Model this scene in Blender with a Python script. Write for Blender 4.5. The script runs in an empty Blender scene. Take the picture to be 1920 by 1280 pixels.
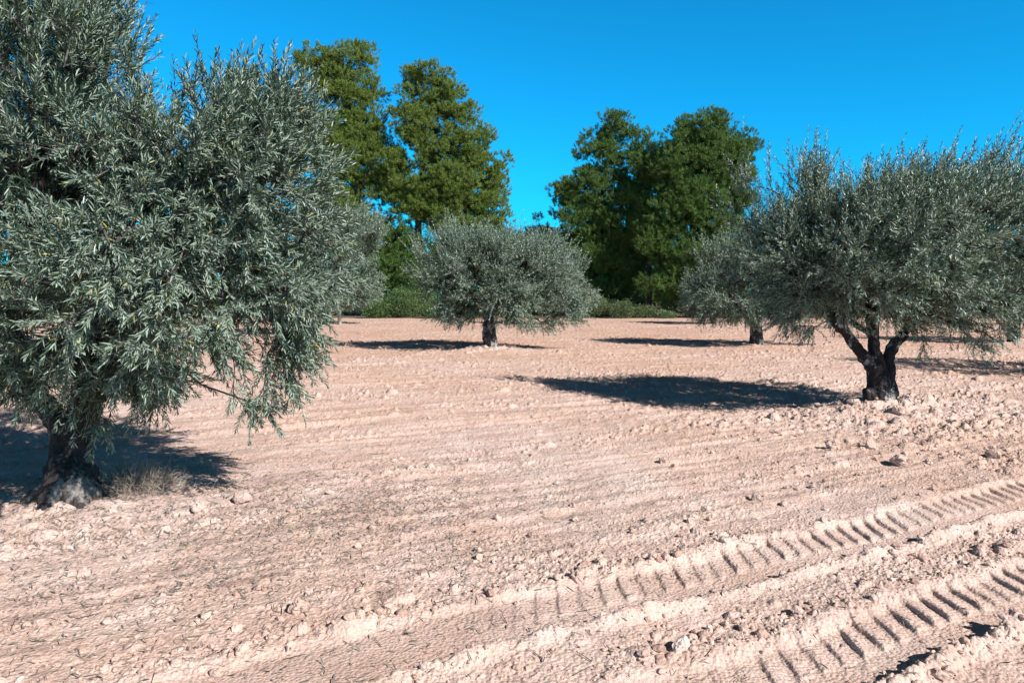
import bpy, math, random
import numpy as np
from mathutils import Vector

# ------------------------------------------------------------------ camera, sky, sun, exposure
S = bpy.context.scene
COL = S.collection
F, HC, PITCH = 1387.0, 1.6, math.atan(85 / 1387.0)
cam = bpy.data.cameras.new('camera'); cam.lens = 26.0; cam.sensor_width = 36.0
cam.clip_start = 0.05; cam.clip_end = 6000
camo = bpy.data.objects.new('camera', cam); COL.objects.link(camo)
camo.location = (0, 0, HC); camo.rotation_euler = (math.radians(90) - PITCH, 0, 0)
S.camera = camo

SUN_EL = math.radians(35)
# horizontal direction TO the sun
sx, sy = 0.735, -0.678
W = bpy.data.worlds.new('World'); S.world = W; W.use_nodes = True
nt = W.node_tree; nt.nodes.clear()
sky = nt.nodes.new('ShaderNodeTexSky'); sky.sky_type = 'NISHITA'; sky.sun_disc = False
sky.sun_elevation = SUN_EL; sky.sun_rotation = math.atan2(sx, sy)
sky.altitude = 400; sky.air_density = 1.0; sky.dust_density = 0.15; sky.ozone_density = 1.5
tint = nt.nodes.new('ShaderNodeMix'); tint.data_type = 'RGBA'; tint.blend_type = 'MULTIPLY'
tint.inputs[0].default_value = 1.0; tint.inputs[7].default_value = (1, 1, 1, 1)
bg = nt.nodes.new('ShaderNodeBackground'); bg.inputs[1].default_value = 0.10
wo = nt.nodes.new('ShaderNodeOutputWorld')
# clear sky: low band tinted cyan, dome above view dimmed and reddened to darken shadows
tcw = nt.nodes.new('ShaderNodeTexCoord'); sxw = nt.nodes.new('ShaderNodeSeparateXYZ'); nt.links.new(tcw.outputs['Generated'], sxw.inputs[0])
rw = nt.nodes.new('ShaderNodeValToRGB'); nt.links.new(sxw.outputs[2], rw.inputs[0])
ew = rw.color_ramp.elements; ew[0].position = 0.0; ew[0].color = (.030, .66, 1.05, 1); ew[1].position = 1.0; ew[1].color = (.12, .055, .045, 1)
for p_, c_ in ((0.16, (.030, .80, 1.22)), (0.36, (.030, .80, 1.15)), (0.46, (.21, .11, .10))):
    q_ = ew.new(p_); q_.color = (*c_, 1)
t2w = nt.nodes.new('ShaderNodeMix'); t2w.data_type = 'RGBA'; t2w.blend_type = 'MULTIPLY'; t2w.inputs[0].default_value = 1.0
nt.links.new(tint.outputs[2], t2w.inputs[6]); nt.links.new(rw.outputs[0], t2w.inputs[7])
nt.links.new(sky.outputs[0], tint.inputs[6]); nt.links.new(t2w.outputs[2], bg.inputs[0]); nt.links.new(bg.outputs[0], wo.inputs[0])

sl = bpy.data.lights.new('sun', 'SUN'); sl.energy = 4.9; sl.angle = math.radians(0.55); sl.color = (1.0, 0.965, 0.92)
so = bpy.data.objects.new('sun', sl); COL.objects.link(so)
sdir = Vector((sx * math.cos(SUN_EL), sy * math.cos(SUN_EL), math.sin(SUN_EL)))
so.rotation_euler = sdir.to_track_quat('Z', 'Y').to_euler(); so.location = (8, -6, 12)
S.view_settings.view_transform = 'Standard'; S.view_settings.look = 'None'
S.view_settings.exposure = 0.73; S.view_settings.gamma = 1.0; S.view_settings.use_curve_mapping = False
S.cycles.max_bounces = 6; S.cycles.diffuse_bounces = 3; S.cycles.transparent_max_bounces = 4

# ------------------------------------------------------------------ helpers
cp, sp = math.cos(PITCH), math.sin(PITCH)
def ray(px, py):
    x = (px - 960) / F; y = -(py - 640) / F
    return np.array([x, cp + y * sp, -sp + y * cp])
def at(px, py, depth):
    d = ray(px, py); return np.array([0, 0, HC]) + d * (depth / d[1])
def on_ground(px, py):
    d = ray(px, py); return np.array([0, 0, HC]) + d * (HC / -d[2])

def U32(a): return a.astype(np.int64).astype(np.uint32)
def hsh(ix, iy, iz, seed=0):
    with np.errstate(over='ignore'):
        h = U32(ix) * np.uint32(374761393) + U32(iy) * np.uint32(668265263) + U32(iz) * np.uint32(2147483647 - 58) + np.uint32((seed * 1274126177) & 0xffffffff)
        h = (h ^ (h >> np.uint32(13))) * np.uint32(1274126177)
        h = (h ^ (h >> np.uint32(15))) * np.uint32(2246822519)
        h = h ^ (h >> np.uint32(16))
    return h.astype(np.float64) / 4294967295.0
def vn2(x, y, seed=0):
    ix = np.floor(x); iy = np.floor(y); fx = x - ix; fy = y - iy
    fx = fx * fx * (3 - 2 * fx); fy = fy * fy * (3 - 2 * fy); z = np.zeros(1)
    a = hsh(ix, iy, z, seed); b = hsh(ix + 1, iy, z, seed); c = hsh(ix, iy + 1, z, seed); d = hsh(ix + 1, iy + 1, z, seed)
    return (a * (1 - fx) + b * fx) * (1 - fy) + (c * (1 - fx) + d * fx) * fy - 0.5
def vn3(x, y, z, seed=0):
    ix = np.floor(x); iy = np.floor(y); iz = np.floor(z); fx = x - ix; fy = y - iy; fz = z - iz
    fx = fx * fx * (3 - 2 * fx); fy = fy * fy * (3 - 2 * fy); fz = fz * fz * (3 - 2 * fz)
    r = 0
    for k in (0, 1):
        a = hsh(ix, iy, iz + k, seed); b = hsh(ix + 1, iy, iz + k, seed)
        c = hsh(ix, iy + 1, iz + k, seed); d = hsh(ix + 1, iy + 1, iz + k, seed)
        v = (a * (1 - fx) + b * fx) * (1 - fy) + (c * (1 - fx) + d * fx) * fy
        r = r + v * (fz if k else (1 - fz))
    return r - 0.5
def fbm2(x, y, seed=0, o=4):
    s = 0; a = 1.0
    for k in range(o):
        s = s + a * vn2(x * 2 ** k + 17.3 * k, y * 2 ** k - 9.1 * k, seed + k); a *= 0.5
    return s
def smooth(a, b, x):
    t = np.clip((x - a) / (b - a), 0, 1); return t * t * (3 - 2 * t)
def clods(x, y, c, seed, prob, rmin=0.25, rmax=0.5):
    """rounded angular lumps: returns height 0..~rmax*c"""
    ix = np.floor(x / c); iy = np.floor(y / c); out = np.zeros_like(x)
    wob = 1 + 0.55 * vn2(x / c * 3.1, y / c * 3.1, seed + 50)
    for dx in (-1, 0, 1):
        for dy in (-1, 0, 1):
            jx = ix + dx; jy = iy + dy; z = np.zeros(1)
            px = (jx + hsh(jx, jy, z, seed)) * c; py = (jy + hsh(jx, jy, z, seed + 1)) * c
            r = c * (rmin + (rmax - rmin) * hsh(jx, jy, z, seed + 2) ** 2); e = hsh(jx, jy, z, seed + 3) < prob
            ax = 0.75 + 0.5 * hsh(jx, jy, z, seed + 4)
            d2 = (((x - px) * ax) ** 2 + ((y - py) / ax) ** 2) / (r * r) * wob
            out = np.maximum(out, np.where(e & (d2 < 1), np.sqrt(np.maximum(0, 1 - d2)) * r, 0))
    return out

# ------------------------------------------------------------------ ground height
DU = np.array([0.872, 0.489]); DV = np.array([-0.489, 0.872])
MOUNDS = []      # (x, y, radius, height)
def wear(x, y):
    """1 where large clods lie (around the right tree), 0 elsewhere"""
    return np.clip(1.25 * np.exp(-(((x - 5.2) / 2.6) ** 2 + ((y - 9.2) / 1.5) ** 2)) + 0.7 * np.exp(-(((x - 4.5) / 2.0) ** 2 + ((y - 7.3) / 0.5) ** 2)), 0, 1)
def litter_mask(x, y):
    return np.exp(-(((x + 1.9) / 2.0) ** 2 + ((y - 5.3) / 1.35) ** 2))
def track(s, u, seed, start):
    on = smooth(start - 0.5, start + 1.0, u)
    rough = fbm2(u * 7, s * 9, seed, 4)
    h = 0.040 * np.exp(-((s + 0.355) / 0.055) ** 2) * (0.55 + 1.3 * fbm2(u * 5, s * 0 + 3.3, seed + 5, 4) + 0.35)
    h = h + 0.011 * np.exp(-((s - 0.25) / 0.06) ** 2) * (0.4 + 1.8 * fbm2(u * 4, s * 3 + 8.3, seed + 9, 4) + .2)
    ed = 0.03 * vn2(u * 6, s * 0, seed + 61) + 0.015 * vn2(u * 17, s * 0, seed + 62)
    ins = smooth(-0.325, -0.285, s + ed) * (1 - smooth(0.13, 0.23, s + 1.5 * ed))
    h = h - 0.033 * ins * (1 + 0.5 * vn2(u * 1.3, s * 2, seed + 31))
    ph = (u - 0.56 * s + 0.022 * vn2(u * 9, s * 9, seed + 21) + 0.02 * vn2(u * 3, s * 3, seed + 22)) / 0.138
    fr = ph - np.floor(ph)
    bar = smooth(0.0, 0.17, fr) * (1 - smooth(0.22, 0.95, fr))
    bz = smooth(-0.13, -0.08, s) * (1 - smooth(0.15, 0.21, s))
    wk = hsh(np.floor(ph), np.zeros(1), np.zeros(1), seed + 7)
    h = h + 0.0155 * bar * bz * on * (0.6 + 0.6 * wk) * np.clip(0.95 + 0.9 * vn2(u * 0.9, s * 6, seed + 41), 0.45, 1.2)
    return h, ins, rough
def ground(x, y, fine=True):
    x = np.asarray(x, float); y = np.asarray(y, float)
    u = x * DU[0] + y * DU[1]; v = x * DV[0] + y * DV[1]
    v = v + 0.05 * vn2(u * 0.35, u * 0 + 2.2, 3) + 0.012 * vn2(u * 2.1, u * 0 + 5.2, 4)
    near = 1 - smooth(40, 60, np.abs(y))
    h = 0.05 * fbm2(x * 0.12, y * 0.12, 1, 3) * near * smooth(5, 12, y)
    h = h + 0.035 * fbm2(x * 0.9, y * 0.9, 2, 2) * near
    for mx, my, mr, mh in MOUNDS:
        d = np.hypot(x - mx, y - my) / mr
        h = h + mh * np.exp(-d * d) * (1 + 0.9 * vn2(x * 6, y * 6, 31))
    if not fine: return h
    # plough lines that run the way the tractor drove
    far = smooth(3.55, 4.0, v)
    pl = vn2(u * 0.22, v * 3.2, 11) * 0.045 + vn2(u * 0.45, v * 8, 12) * 0.030 + vn2(u * 1.2, v * 18, 13) * 0.013
    lm = litter_mask(x, y)
    h = h + pl * far * near * (1 - 0.6 * lm)
    t1, i1, r1 = track(v - 3.20, u, 100, 1.7); t2, i2, r2 = track(v - 2.17, u, 200, 2.2)
    h = h + t1 * (1 - 0.45 * (1 - smooth(0.2, 2.2, u))) + t2 * (1 - 0.6 * (1 - smooth(1.0, 2.6, u)))
    sm = np.clip(i1 + i2, 0, 1)                     # pressed smooth inside the wheel marks
    rough = 1 - 0.82 * sm
    wr = wear(x, y); dist = np.hypot(x, y)
    h = h + 0.012 * fbm2(x * 7, y * 7, 20, 3) * rough
    c = clods(x, y, 0.045, 40, 0.5) * 0.7
    c = np.maximum(c, clods(x, y, 0.10, 60, 0.13 + 0.4 * wr) * 0.75)
    c = np.maximum(c, clods(x, y, 0.21, 80, 0.05 + 0.28 * wr + 0.28 * lm) * (0.42 + 0.15 * wr - 0.12 * lm))
    band = np.exp(-((v - 3.20 + 0.36) / 0.09) ** 2) + np.exp(-((v - 2.17 + 0.36) / 0.09) ** 2) + np.exp(-((v - 3.20 - 0.27) / 0.10) ** 2)
    c = np.maximum(c, clods(x, y, 0.07, 120, 0.6) * 0.6 * np.clip(band, 0, 1))
    patch = 0.25 + 0.9 * smooth(-0.05, 0.45, fbm2(u * 0.35, v * 1.6, 33, 3)) + 1.0 * smooth(7, 13, dist)
    h = h + c * rough * patch * near
    wx = x * .8 - y * .6 + .02 * vn2(x * 17, y * 17, 93); wy = x * .6 + y * .8 + .02 * vn2(x * 19, y * 19, 94)
    h = h + 0.0030 * (vn2(wx * 47, wy * 39, 90) + .9 * vn2(wx * 23, wy * 27, 91) + 0.7 * np.clip(vn2(wx * 13, wy * 11, 92), -.1, .5)) * rough * (1 + .8 * smooth(6, 14, dist))
    h = h + 0.75 * clods(wx, wy, 0.028, 130, 0.45) * (0.25 + 0.75 * rough) * (1 - smooth(9, 14, dist)) * (0.35 + 0.9 * smooth(-.2, .3, fbm2(x * 2.3, y * 2.3, 95, 2)))
    return h

# ------------------------------------------------------------------ materials
def mat(name):
    m = bpy.data.materials.new(name); m.use_nodes = True
    n = m.node_tree; return m, n, n.nodes['Principled BSDF'], n.nodes['Material Output']
def N(n, t, **k):
    o = n.nodes.new(t)
    for a, b in k.items(): setattr(o, a, b)
    return o
def ramp(n, stops):
    r = N(n, 'ShaderNodeValToRGB'); e = r.color_ramp.elements
    while len(e) > 1: e.remove(e[-1])
    e[0].position = stops[0][0]; e[0].color = (*stops[0][1], 1)
    for p, c in stops[1:]:
        q = e.new(p); q.color = (*c, 1)
    return r
def noise(n, scale, detail=4, vec=None, rough=0.55):
    t = N(n, 'ShaderNodeTexNoise'); t.inputs['Scale'].default_value = scale; t.inputs['Detail'].default_value = detail
    t.inputs['Roughness'].default_value = rough
    if vec is not None: n.links.new(vec, t.inputs['Vector'])
    return t
def mixc(n, f, a, b, mode='MIX'):
    m = N(n, 'ShaderNodeMix', data_type='RGBA', blend_type=mode)
    for s, v in ((0, f), (6, a), (7, b)):
        if hasattr(v, 'links'): n.links.new(v, m.inputs[s])
        else: m.inputs[s].default_value = v if s == 0 else (*v, 1)
    return m.outputs[2]

def soil_material(name, clod=False):
    m, n, b, o = mat(name)
    g = N(n, 'ShaderNodeNewGeometry'); pos = g.outputs['Position']
    big = noise(n, 0.22, 4, pos); mid = noise(n, 2.3, 5, pos); fine = noise(n, 60, 5, pos, 0.65)
    r1 = ramp(n, [(0.33, (0.50, 0.365, 0.312)), (0.52, (0.565, 0.428, 0.372)), (0.68, (0.585, 0.462, 0.412))])
    n.links.new(mid.outputs[0], r1.inputs[0])
    r2 = ramp(n, [(0.38, (0.93, 0.86, 0.80)), (0.60, (1.0, 1.0, 1.0))]); n.links.new(big.outputs[0], r2.inputs[0])
    c = mixc(n, 1.0, r1.outputs[0], r2.outputs[0], 'MULTIPLY')
    r3 = ramp(n, [(0.34, (0.60, 0.53, 0.50)), (0.46, (1, 1, 1)), (0.75, (1.08, 1.07, 1.06))]); n.links.new(fine.outputs[0], r3.inputs[0])
    c = mixc(n, 0.8, c, r3.outputs[0], 'MULTIPLY')
    if not clod:       # the ploughed earth farther off is redder, past the field edge it is leaf litter
        sep = N(n, 'ShaderNodeSeparateXYZ'); n.links.new(pos, sep.inputs[0])
        mr = N(n, 'ShaderNodeMapRange'); mr.inputs[1].default_value = 6; mr.inputs[2].default_value = 24
        n.links.new(sep.outputs[1], mr.inputs[0])
        c = mixc(n, mr.outputs[0], c, mixc(n, 1.0, c, (0.95, 0.87, 0.815), 'MULTIPLY'))
        wob = noise(n, 0.5, 3, pos)
        ad = N(n, 'ShaderNodeMath', operation='MULTIPLY_ADD'); ad.inputs[1].default_value = 4.0
        n.links.new(wob.outputs[0], ad.inputs[0]); n.links.new(sep.outputs[1], ad.inputs[2])
        mr2 = N(n, 'ShaderNodeMapRange'); mr2.inputs[1].default_value = 55.2; mr2.inputs[2].default_value = 56.8
        n.links.new(ad.outputs[0], mr2.inputs[0])
        lit = ramp(n, [(0.35, (0.10, 0.075, 0.045)), (0.6, (0.17, 0.14, 0.08))]); n.links.new(noise(n, 5, 5, pos).outputs[0], lit.inputs[0])
        c = mixc(n, mr2.outputs[0], c, lit.outputs[0])
    else:
        a = N(n, 'ShaderNodeAttribute', attribute_name='rnd')
        pal = ramp(n, [(0.0, (0.70, 0.62, 0.58)), (0.5, (1.0, 1.0, 1.0)), (0.955, (1.06, 1.05, 1.04)), (0.965, (1.18, 1.32, 1.38)), (1.0, (1.22, 1.42, 1.5))])
        n.links.new(a.outputs['Fac'], pal.inputs[0]); c = mixc(n, 1.0, c, pal.outputs[0], 'MULTIPLY')
    n.links.new(c, b.inputs['Base Color']); b.inputs['Roughness'].default_value = 0.95; b.inputs['Specular IOR Level'].default_value = 0.15
    bp = N(n, 'ShaderNodeBump'); bp.inputs['Strength'].default_value = 0.6; bp.inputs['Distance'].default_value = 0.012
    n2 = noise(n, 38, 6, pos, 0.7); v2 = N(n, 'ShaderNodeTexVoronoi'); v2.inputs['Scale'].default_value = 55; n.links.new(pos, v2.inputs['Vector'])
    md = N(n, 'ShaderNodeMath', operation='SUBTRACT'); n.links.new(n2.outputs[0], md.inputs[0]); n.links.new(v2.outputs[0], md.inputs[1])
    n.links.new(md.outputs[0], bp.inputs['Height']); n.links.new(bp.outputs[0], b.inputs['Normal'])
    return m

def leaf_material(name, top, under, yellow, rough=0.42, transl=0.12, spec=0.45, yel=0.985):
    m, n, b, o = mat(name)
    a = N(n, 'ShaderNodeAttribute', attribute_name='rnd')
    t0, t1 = tuple(v * 0.62 for v in top), tuple(v * 1.35 for v in top)
    rt = ramp(n, [(0.0, t0), (0.5, top), (yel - 0.01, t1), (yel, yellow)]); n.links.new(a.outputs['Fac'], rt.inputs[0])
    ru = ramp(n, [(0.0, tuple(v * 0.75 for v in under)), (yel - 0.01, tuple(v * 1.15 for v in under)), (yel, yellow)]); n.links.new(a.outputs['Fac'], ru.inputs[0])
    g = N(n, 'ShaderNodeNewGeometry')
    c = mixc(n, g.outputs['Backfacing'], rt.outputs[0], ru.outputs[0])
    n.links.new(c, b.inputs['Base Color']); b.inputs['Roughness'].default_value = rough; b.inputs['Specular IOR Level'].default_value = spec
    tr = N(n, 'ShaderNodeBsdfTranslucent'); n.links.new(mixc(n, 1.0, c, (1.2, 1.25, 0.6), 'MULTIPLY'), tr.inputs[0])
    mx = N(n, 'ShaderNodeMixShader'); mx.inputs[0].default_value = transl
    n.links.new(b.outputs[0], mx.inputs[1]); n.links.new(tr.outputs[0], mx.inputs[2]); n.links.new(mx.outputs[0], o.inputs[0])
    return m

def bark_material(name, dark, pale, amount=0.60, base_pale=0.0, stretch=0.35):
    m, n, b, o = mat(name)
    tc = N(n, 'ShaderNodeTexCoord'); mp = N(n, 'ShaderNodeMapping'); mp.inputs['Scale'].default_value = (1, 1, stretch)
    n.links.new(tc.outputs['Object'], mp.inputs[0])
    n1 = noise(n, 9, 6, mp.outputs[0], 0.65); n2 = noise(n, 42, 6, mp.outputs[0], 0.7); n3 = noise(n, 3.5, 5, tc.outputs['Object'], 0.7)
    r = ramp(n, [(0.38, tuple(v * 0.5 for v in dark)), (0.62, dark)]); n.links.new(n2.outputs[0], r.inputs[0])
    rp = ramp(n, [(amount - 0.035, (0, 0, 0)), (amount + 0.02, (1, 1, 1))])
    av = N(n, 'ShaderNodeMath', operation='MULTIPLY_ADD'); av.inputs[1].default_value = 0.5; n.links.new(n1.outputs[0], av.inputs[0])
    hf = N(n, 'ShaderNodeMath', operation='MULTIPLY'); hf.inputs[1].default_value = 0.5; n.links.new(n3.outputs[0], hf.inputs[0]); n.links.new(hf.outputs[0], av.inputs[2])
    src = av.outputs[0]
    if base_pale:
        sz = N(n, 'ShaderNodeSeparateXYZ'); n.links.new(tc.outputs['Object'], sz.inputs[0])
        mr = N(n, 'ShaderNodeMapRange'); mr.inputs[1].default_value = 0.45; mr.inputs[2].default_value = 0.0; mr.inputs[3].default_value = 0; mr.inputs[4].default_value = base_pale
        n.links.new(sz.outputs[2], mr.inputs[0]); ad = N(n, 'ShaderNodeMath', operation='ADD'); n.links.new(src, ad.inputs[0]); n.links.new(mr.outputs[0], ad.inputs[1]); src = ad.outputs[0]
    n.links.new(src, rp.inputs[0])
    c = mixc(n, rp.outputs[0], r.outputs[0], pale)
    n.links.new(c, b.inputs['Base Color']); b.inputs['Roughness'].default_value = 0.9; b.inputs['Specular IOR Level'].default_value = 0.2
    bp = N(n, 'ShaderNodeBump'); bp.inputs['Strength'].default_value = 0.9; bp.inputs['Distance'].default_value = 0.02
    n.links.new(n2.outputs[0], bp.inputs['Height']); n.links.new(bp.outputs[0], b.inputs['Normal'])
    return m

M_soil = soil_material('soil'); M_clod = soil_material('clod', True)
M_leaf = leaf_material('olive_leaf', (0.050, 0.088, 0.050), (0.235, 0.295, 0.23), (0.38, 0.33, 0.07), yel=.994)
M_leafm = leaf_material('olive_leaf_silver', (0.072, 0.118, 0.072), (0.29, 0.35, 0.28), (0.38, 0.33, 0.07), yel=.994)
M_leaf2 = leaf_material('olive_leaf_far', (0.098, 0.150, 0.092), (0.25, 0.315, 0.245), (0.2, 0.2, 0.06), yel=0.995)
M_twig = bark_material('twig_bark', (0.11, 0.098, 0.09), (0.30, 0.28, 0.26), 0.57)
M_twig2 = bark_material('twig_bark_dark', (0.055, 0.048, 0.042), (0.13, 0.12, 0.11), 0.6)
M_fruit, _n, _b, _o = mat('black_olive'); _b.inputs['Base Color'].default_value = (0.012, 0.008, 0.014, 1); _b.inputs['Roughness'].default_value = 0.35
M_bark1 = bark_material('olive_bark_near', (0.055, 0.045, 0.042), (0.23, 0.205, 0.185), 0.565, 0.03)
M_bark2 = bark_material('olive_bark', (0.038, 0.030, 0.030), (0.27, 0.26, 0.25), 0.55)
M_bark3 = bark_material('olive_bark_pale', (0.16, 0.13, 0.11), (0.30, 0.27, 0.24), 0.52)
M_pineA = leaf_material('pine_needles_yellow', (0.135, 0.188, 0.036), (0.135, 0.188, 0.036), (0.14, 0.13, 0.03), 0.6, 0.18, 0.25, 0.99)
M_pineB = leaf_material('pine_needles_green', (0.088, 0.150, 0.034), (0.088, 0.150, 0.034), (0.09, 0.1, 0.03), 0.6, 0.18, 0.25, 0.99)
M_pbark = bark_material('pine_bark', (0.075, 0.055, 0.042), (0.17, 0.13, 0.10), 0.6)
M_shrub = leaf_material('shrub_leaf', (0.070, 0.135, 0.034), (0.09, 0.15, 0.05), (0.12, 0.13, 0.03), 0.5, 0.15, 0.35)
M_scrub = leaf_material('scrub_leaf', (0.095, 0.145, 0.058), (0.11, 0.155, 0.07), (0.2, 0.18, 0.08), 0.6, 0.15, 0.25, 0.93)
M_dry = leaf_material('dry_leaf', (0.10, 0.085, 0.075), (0.17, 0.15, 0.13), (0.30, 0.25, 0.18), 0.8, 0.05, 0.15, 0.95)
M_straw = leaf_material('dry_stalk', (0.30, 0.25, 0.205), (0.30, 0.25, 0.205), (0.35, 0.3, 0.22), 0.85, 0.05, 0.1, 0.9)

# ------------------------------------------------------------------ mesh assembly
class MB:
    """collects vertex blocks with tri or quad faces and links them as ONE mesh"""
    def __init__(s): s.v = []; s.f = []; s.r = []; s.n = 0
    def add(s, v, f, mi=0, r=0.5):
        v = np.asarray(v, np.float64).reshape(-1, 3); f = np.asarray(f, np.int64)
        s.v.append(v); s.f.append((f + s.n, mi))
        s.r.append(np.broadcast_to(np.asarray(r, float), (len(v),)).copy()); s.n += len(v)
    def build(s, name, mats, parent=None, smoothed=False, origin=None):
        v = np.concatenate(s.v); r = np.concatenate(s.r)
        if origin is not None: v = v - np.asarray(origin)
        me = bpy.data.meshes.new(name)
        loops = np.concatenate([f.ravel() for f, _ in s.f]); cnt = np.concatenate([np.full(len(f), f.shape[1]) for f, _ in s.f])
        mi = np.concatenate([np.full(len(f), k) for f, k in s.f])
        me.vertices.add(len(v)); me.vertices.foreach_set('co', v.ravel().astype(np.float32))
        me.loops.add(len(loops)); me.loops.foreach_set('vertex_index', loops.astype(np.int32))
        me.polygons.add(len(cnt)); st = np.concatenate([[0], np.cumsum(cnt)[:-1]])
        me.polygons.foreach_set('loop_start', st.astype(np.int32)); me.polygons.foreach_set('loop_total', cnt.astype(np.int32))
        me.polygons.foreach_set('material_index', mi.astype(np.int32))
        me.polygons.foreach_set('use_smooth', np.full(len(cnt), bool(smoothed)))
        at_ = me.attributes.new('rnd', 'FLOAT', 'POINT'); at_.data.foreach_set('value', r.astype(np.float32))
        me.update(calc_edges=True)
        for m in mats: me.materials.append(m)
        o = bpy.data.objects.new(name, me); COL.objects.link(o)
        if parent is not None: o.parent = parent
        return o
def nrm(a): return a / np.maximum(np.linalg.norm(a, axis=-1, keepdims=True), 1e-9)
def tubes(mb, A, B, ra, rb, sides=5, mi=0, r=0.5):
    A = np.asarray(A); B = np.asarray(B); n = len(A)
    if n == 0: return
    d = nrm(B - A); ref = np.where(np.abs(d[:, 2:3]) < 0.9, np.array([[0, 0, 1.0]]), np.array([[1.0, 0, 0]]))
    a = nrm(np.cross(d, ref)); b = np.cross(d, a)
    ang = np.arange(sides) * 2 * math.pi / sides
    ring = np.cos(ang)[None, :, None] * a[:, None, :] + np.sin(ang)[None, :, None] * b[:, None, :]
    V = np.concatenate([A[:, None] + ring * np.asarray(ra).reshape(-1, 1, 1), B[:, None] + ring * np.asarray(rb).reshape(-1, 1, 1)], 1)
    k = np.arange(sides); k2 = (k + 1) % sides
    f = np.stack([k, k2, k2 + sides, k + sides], 1)
    f = (f[None] + (np.arange(n) * 2 * sides)[:, None, None]).reshape(-1, 4)
    mb.add(V.reshape(-1, 3), f, mi, r)
def blades(mb, P, D, Nn, L, Wd, lod, rng, mi=0, curl=0.12, rnd=None):
    """lanceolate leaves: P base, D direction, Nn face normal"""
    n = len(P); D = nrm(D); Sd = nrm(np.cross(D, Nn)); Nn = np.cross(Sd, D)
    L = L.reshape(-1, 1); Wd = Wd.reshape(-1, 1)
    cu = (curl * (0.3 + rng.random(n)) * rng.choice([-0.4, 1, 1], n)).reshape(-1, 1)
    fo = 0.22
    if lod == 2:
        m1 = P + D * L * 0.32 - Nn * L * cu * 0.1; m2 = P + D * L * 0.68 - Nn * L * cu * 0.45
        V = [P, m1 + Sd * Wd * .46 + Nn * Wd * fo, m1, m1 - Sd * Wd * .46 + Nn * Wd * fo, m2 + Sd * Wd * .42 + Nn * Wd * fo, m2, m2 - Sd * Wd * .42 + Nn * Wd * fo, P + D * L - Nn * L * cu]
        tri = [[0, 2, 1], [0, 3, 2], [4, 5, 7], [5, 6, 7]]; quad = [[1, 2, 5, 4], [2, 3, 6, 5]]
    elif lod == 1:
        m = P + D * L * 0.5 - Nn * L * cu * 0.25
        V = [P, m + Sd * Wd * .5, m - Sd * Wd * .5, P + D * L - Nn * L * cu]; tri = [[0, 2, 1], [1, 2, 3]]; quad = []
    else:
        V = [P - Sd * Wd * .5, P + Sd * Wd * .5, P + D * L]; tri = [[0, 1, 2]]; quad = []
    k = len(V); V = np.stack(V, 1).reshape(-1, 3); off = (np.arange(n) * k)[:, None, None]
    r = rng.random(n) if rnd is None else rnd
    base = mb.n
    mb.add(V, (np.array(tri)[None] + off).reshape(-1, 3), mi, np.repeat(r, k))
    if quad:
        mb.f.append(((np.array(quad)[None] + off).reshape(-1, 4) + base, mi))
def grow(roots, pts, step, rng, sag=0.0, pathw=0.25):
    """joins scattered points to a trunk by short curved limbs; returns nodes, parent index"""
    nodes = [np.asarray(p, float) for p in roots]; par = [-1] + list(range(len(roots) - 1)) if False else [-1] * len(roots)
    cost = [0.0] * len(roots)
    P = np.zeros((len(pts) * 14 + len(roots) + 50, 3)); C = np.zeros(len(P)); n = len(roots)
    P[:n] = roots
    par = [-1] * n; tips = []
    c0 = np.mean(roots, 0)
    order = np.argsort(np.linalg.norm(pts - c0, axis=1))
    for i in order:
        p = pts[i]; d = np.linalg.norm(P[:n] - p, axis=1); j = int(np.argmin(d + pathw * C[:n])); L = d[j]
        m = max(1, int(L / step)); m = min(m, 12); q = P[j].copy(); last = j; off = rng.normal(0, 0.07 * L, 3)
        off[2] += 0.10 * L - sag * L
        for k in range(1, m + 1):
            t = k / m; w = q * (1 - t) + p * t + off * math.sin(math.pi * t)
            if k < m: w = w + rng.normal(0, 0.015 * L, 3)
            if n >= len(P): break
            P[n] = w; C[n] = C[last] + L / m; par.append(last); last = n; n += 1
        tips.append(last)
    return P[:n], np.array(par), np.array(tips)
def weights(par, tips, n):
    w = np.zeros(n)
    for t in tips: w[t] += 1
    for i in range(n - 1, -1, -1):
        if par[i] >= 0: w[par[i]] += w[i]
    return w

def empty(name, loc, label, cat, group=None):
    o = bpy.data.objects.new(name, None); COL.objects.link(o); o.location = loc; o.empty_display_size = 0.2
    o['label'] = label; o['category'] = cat
    if group: o['group'] = group
    return o
def in_lobes(rng, lobes, n, shell=0.5):
    vol = np.array([l[3] * l[4] * l[5] * (l[6] if len(l) > 6 else 1.0) for l in lobes]); pick = rng.choice(len(lobes), n, p=vol / vol.sum())
    L = np.array([l[:6] for l in lobes])[pick]
    d = nrm(rng.normal(size=(n, 3))); r = (shell ** 3 + (1 - shell ** 3) * rng.random(n)) ** (1 / 3)
    return L[:, :3] + d * L[:, 3:6] * r[:, None]

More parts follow.
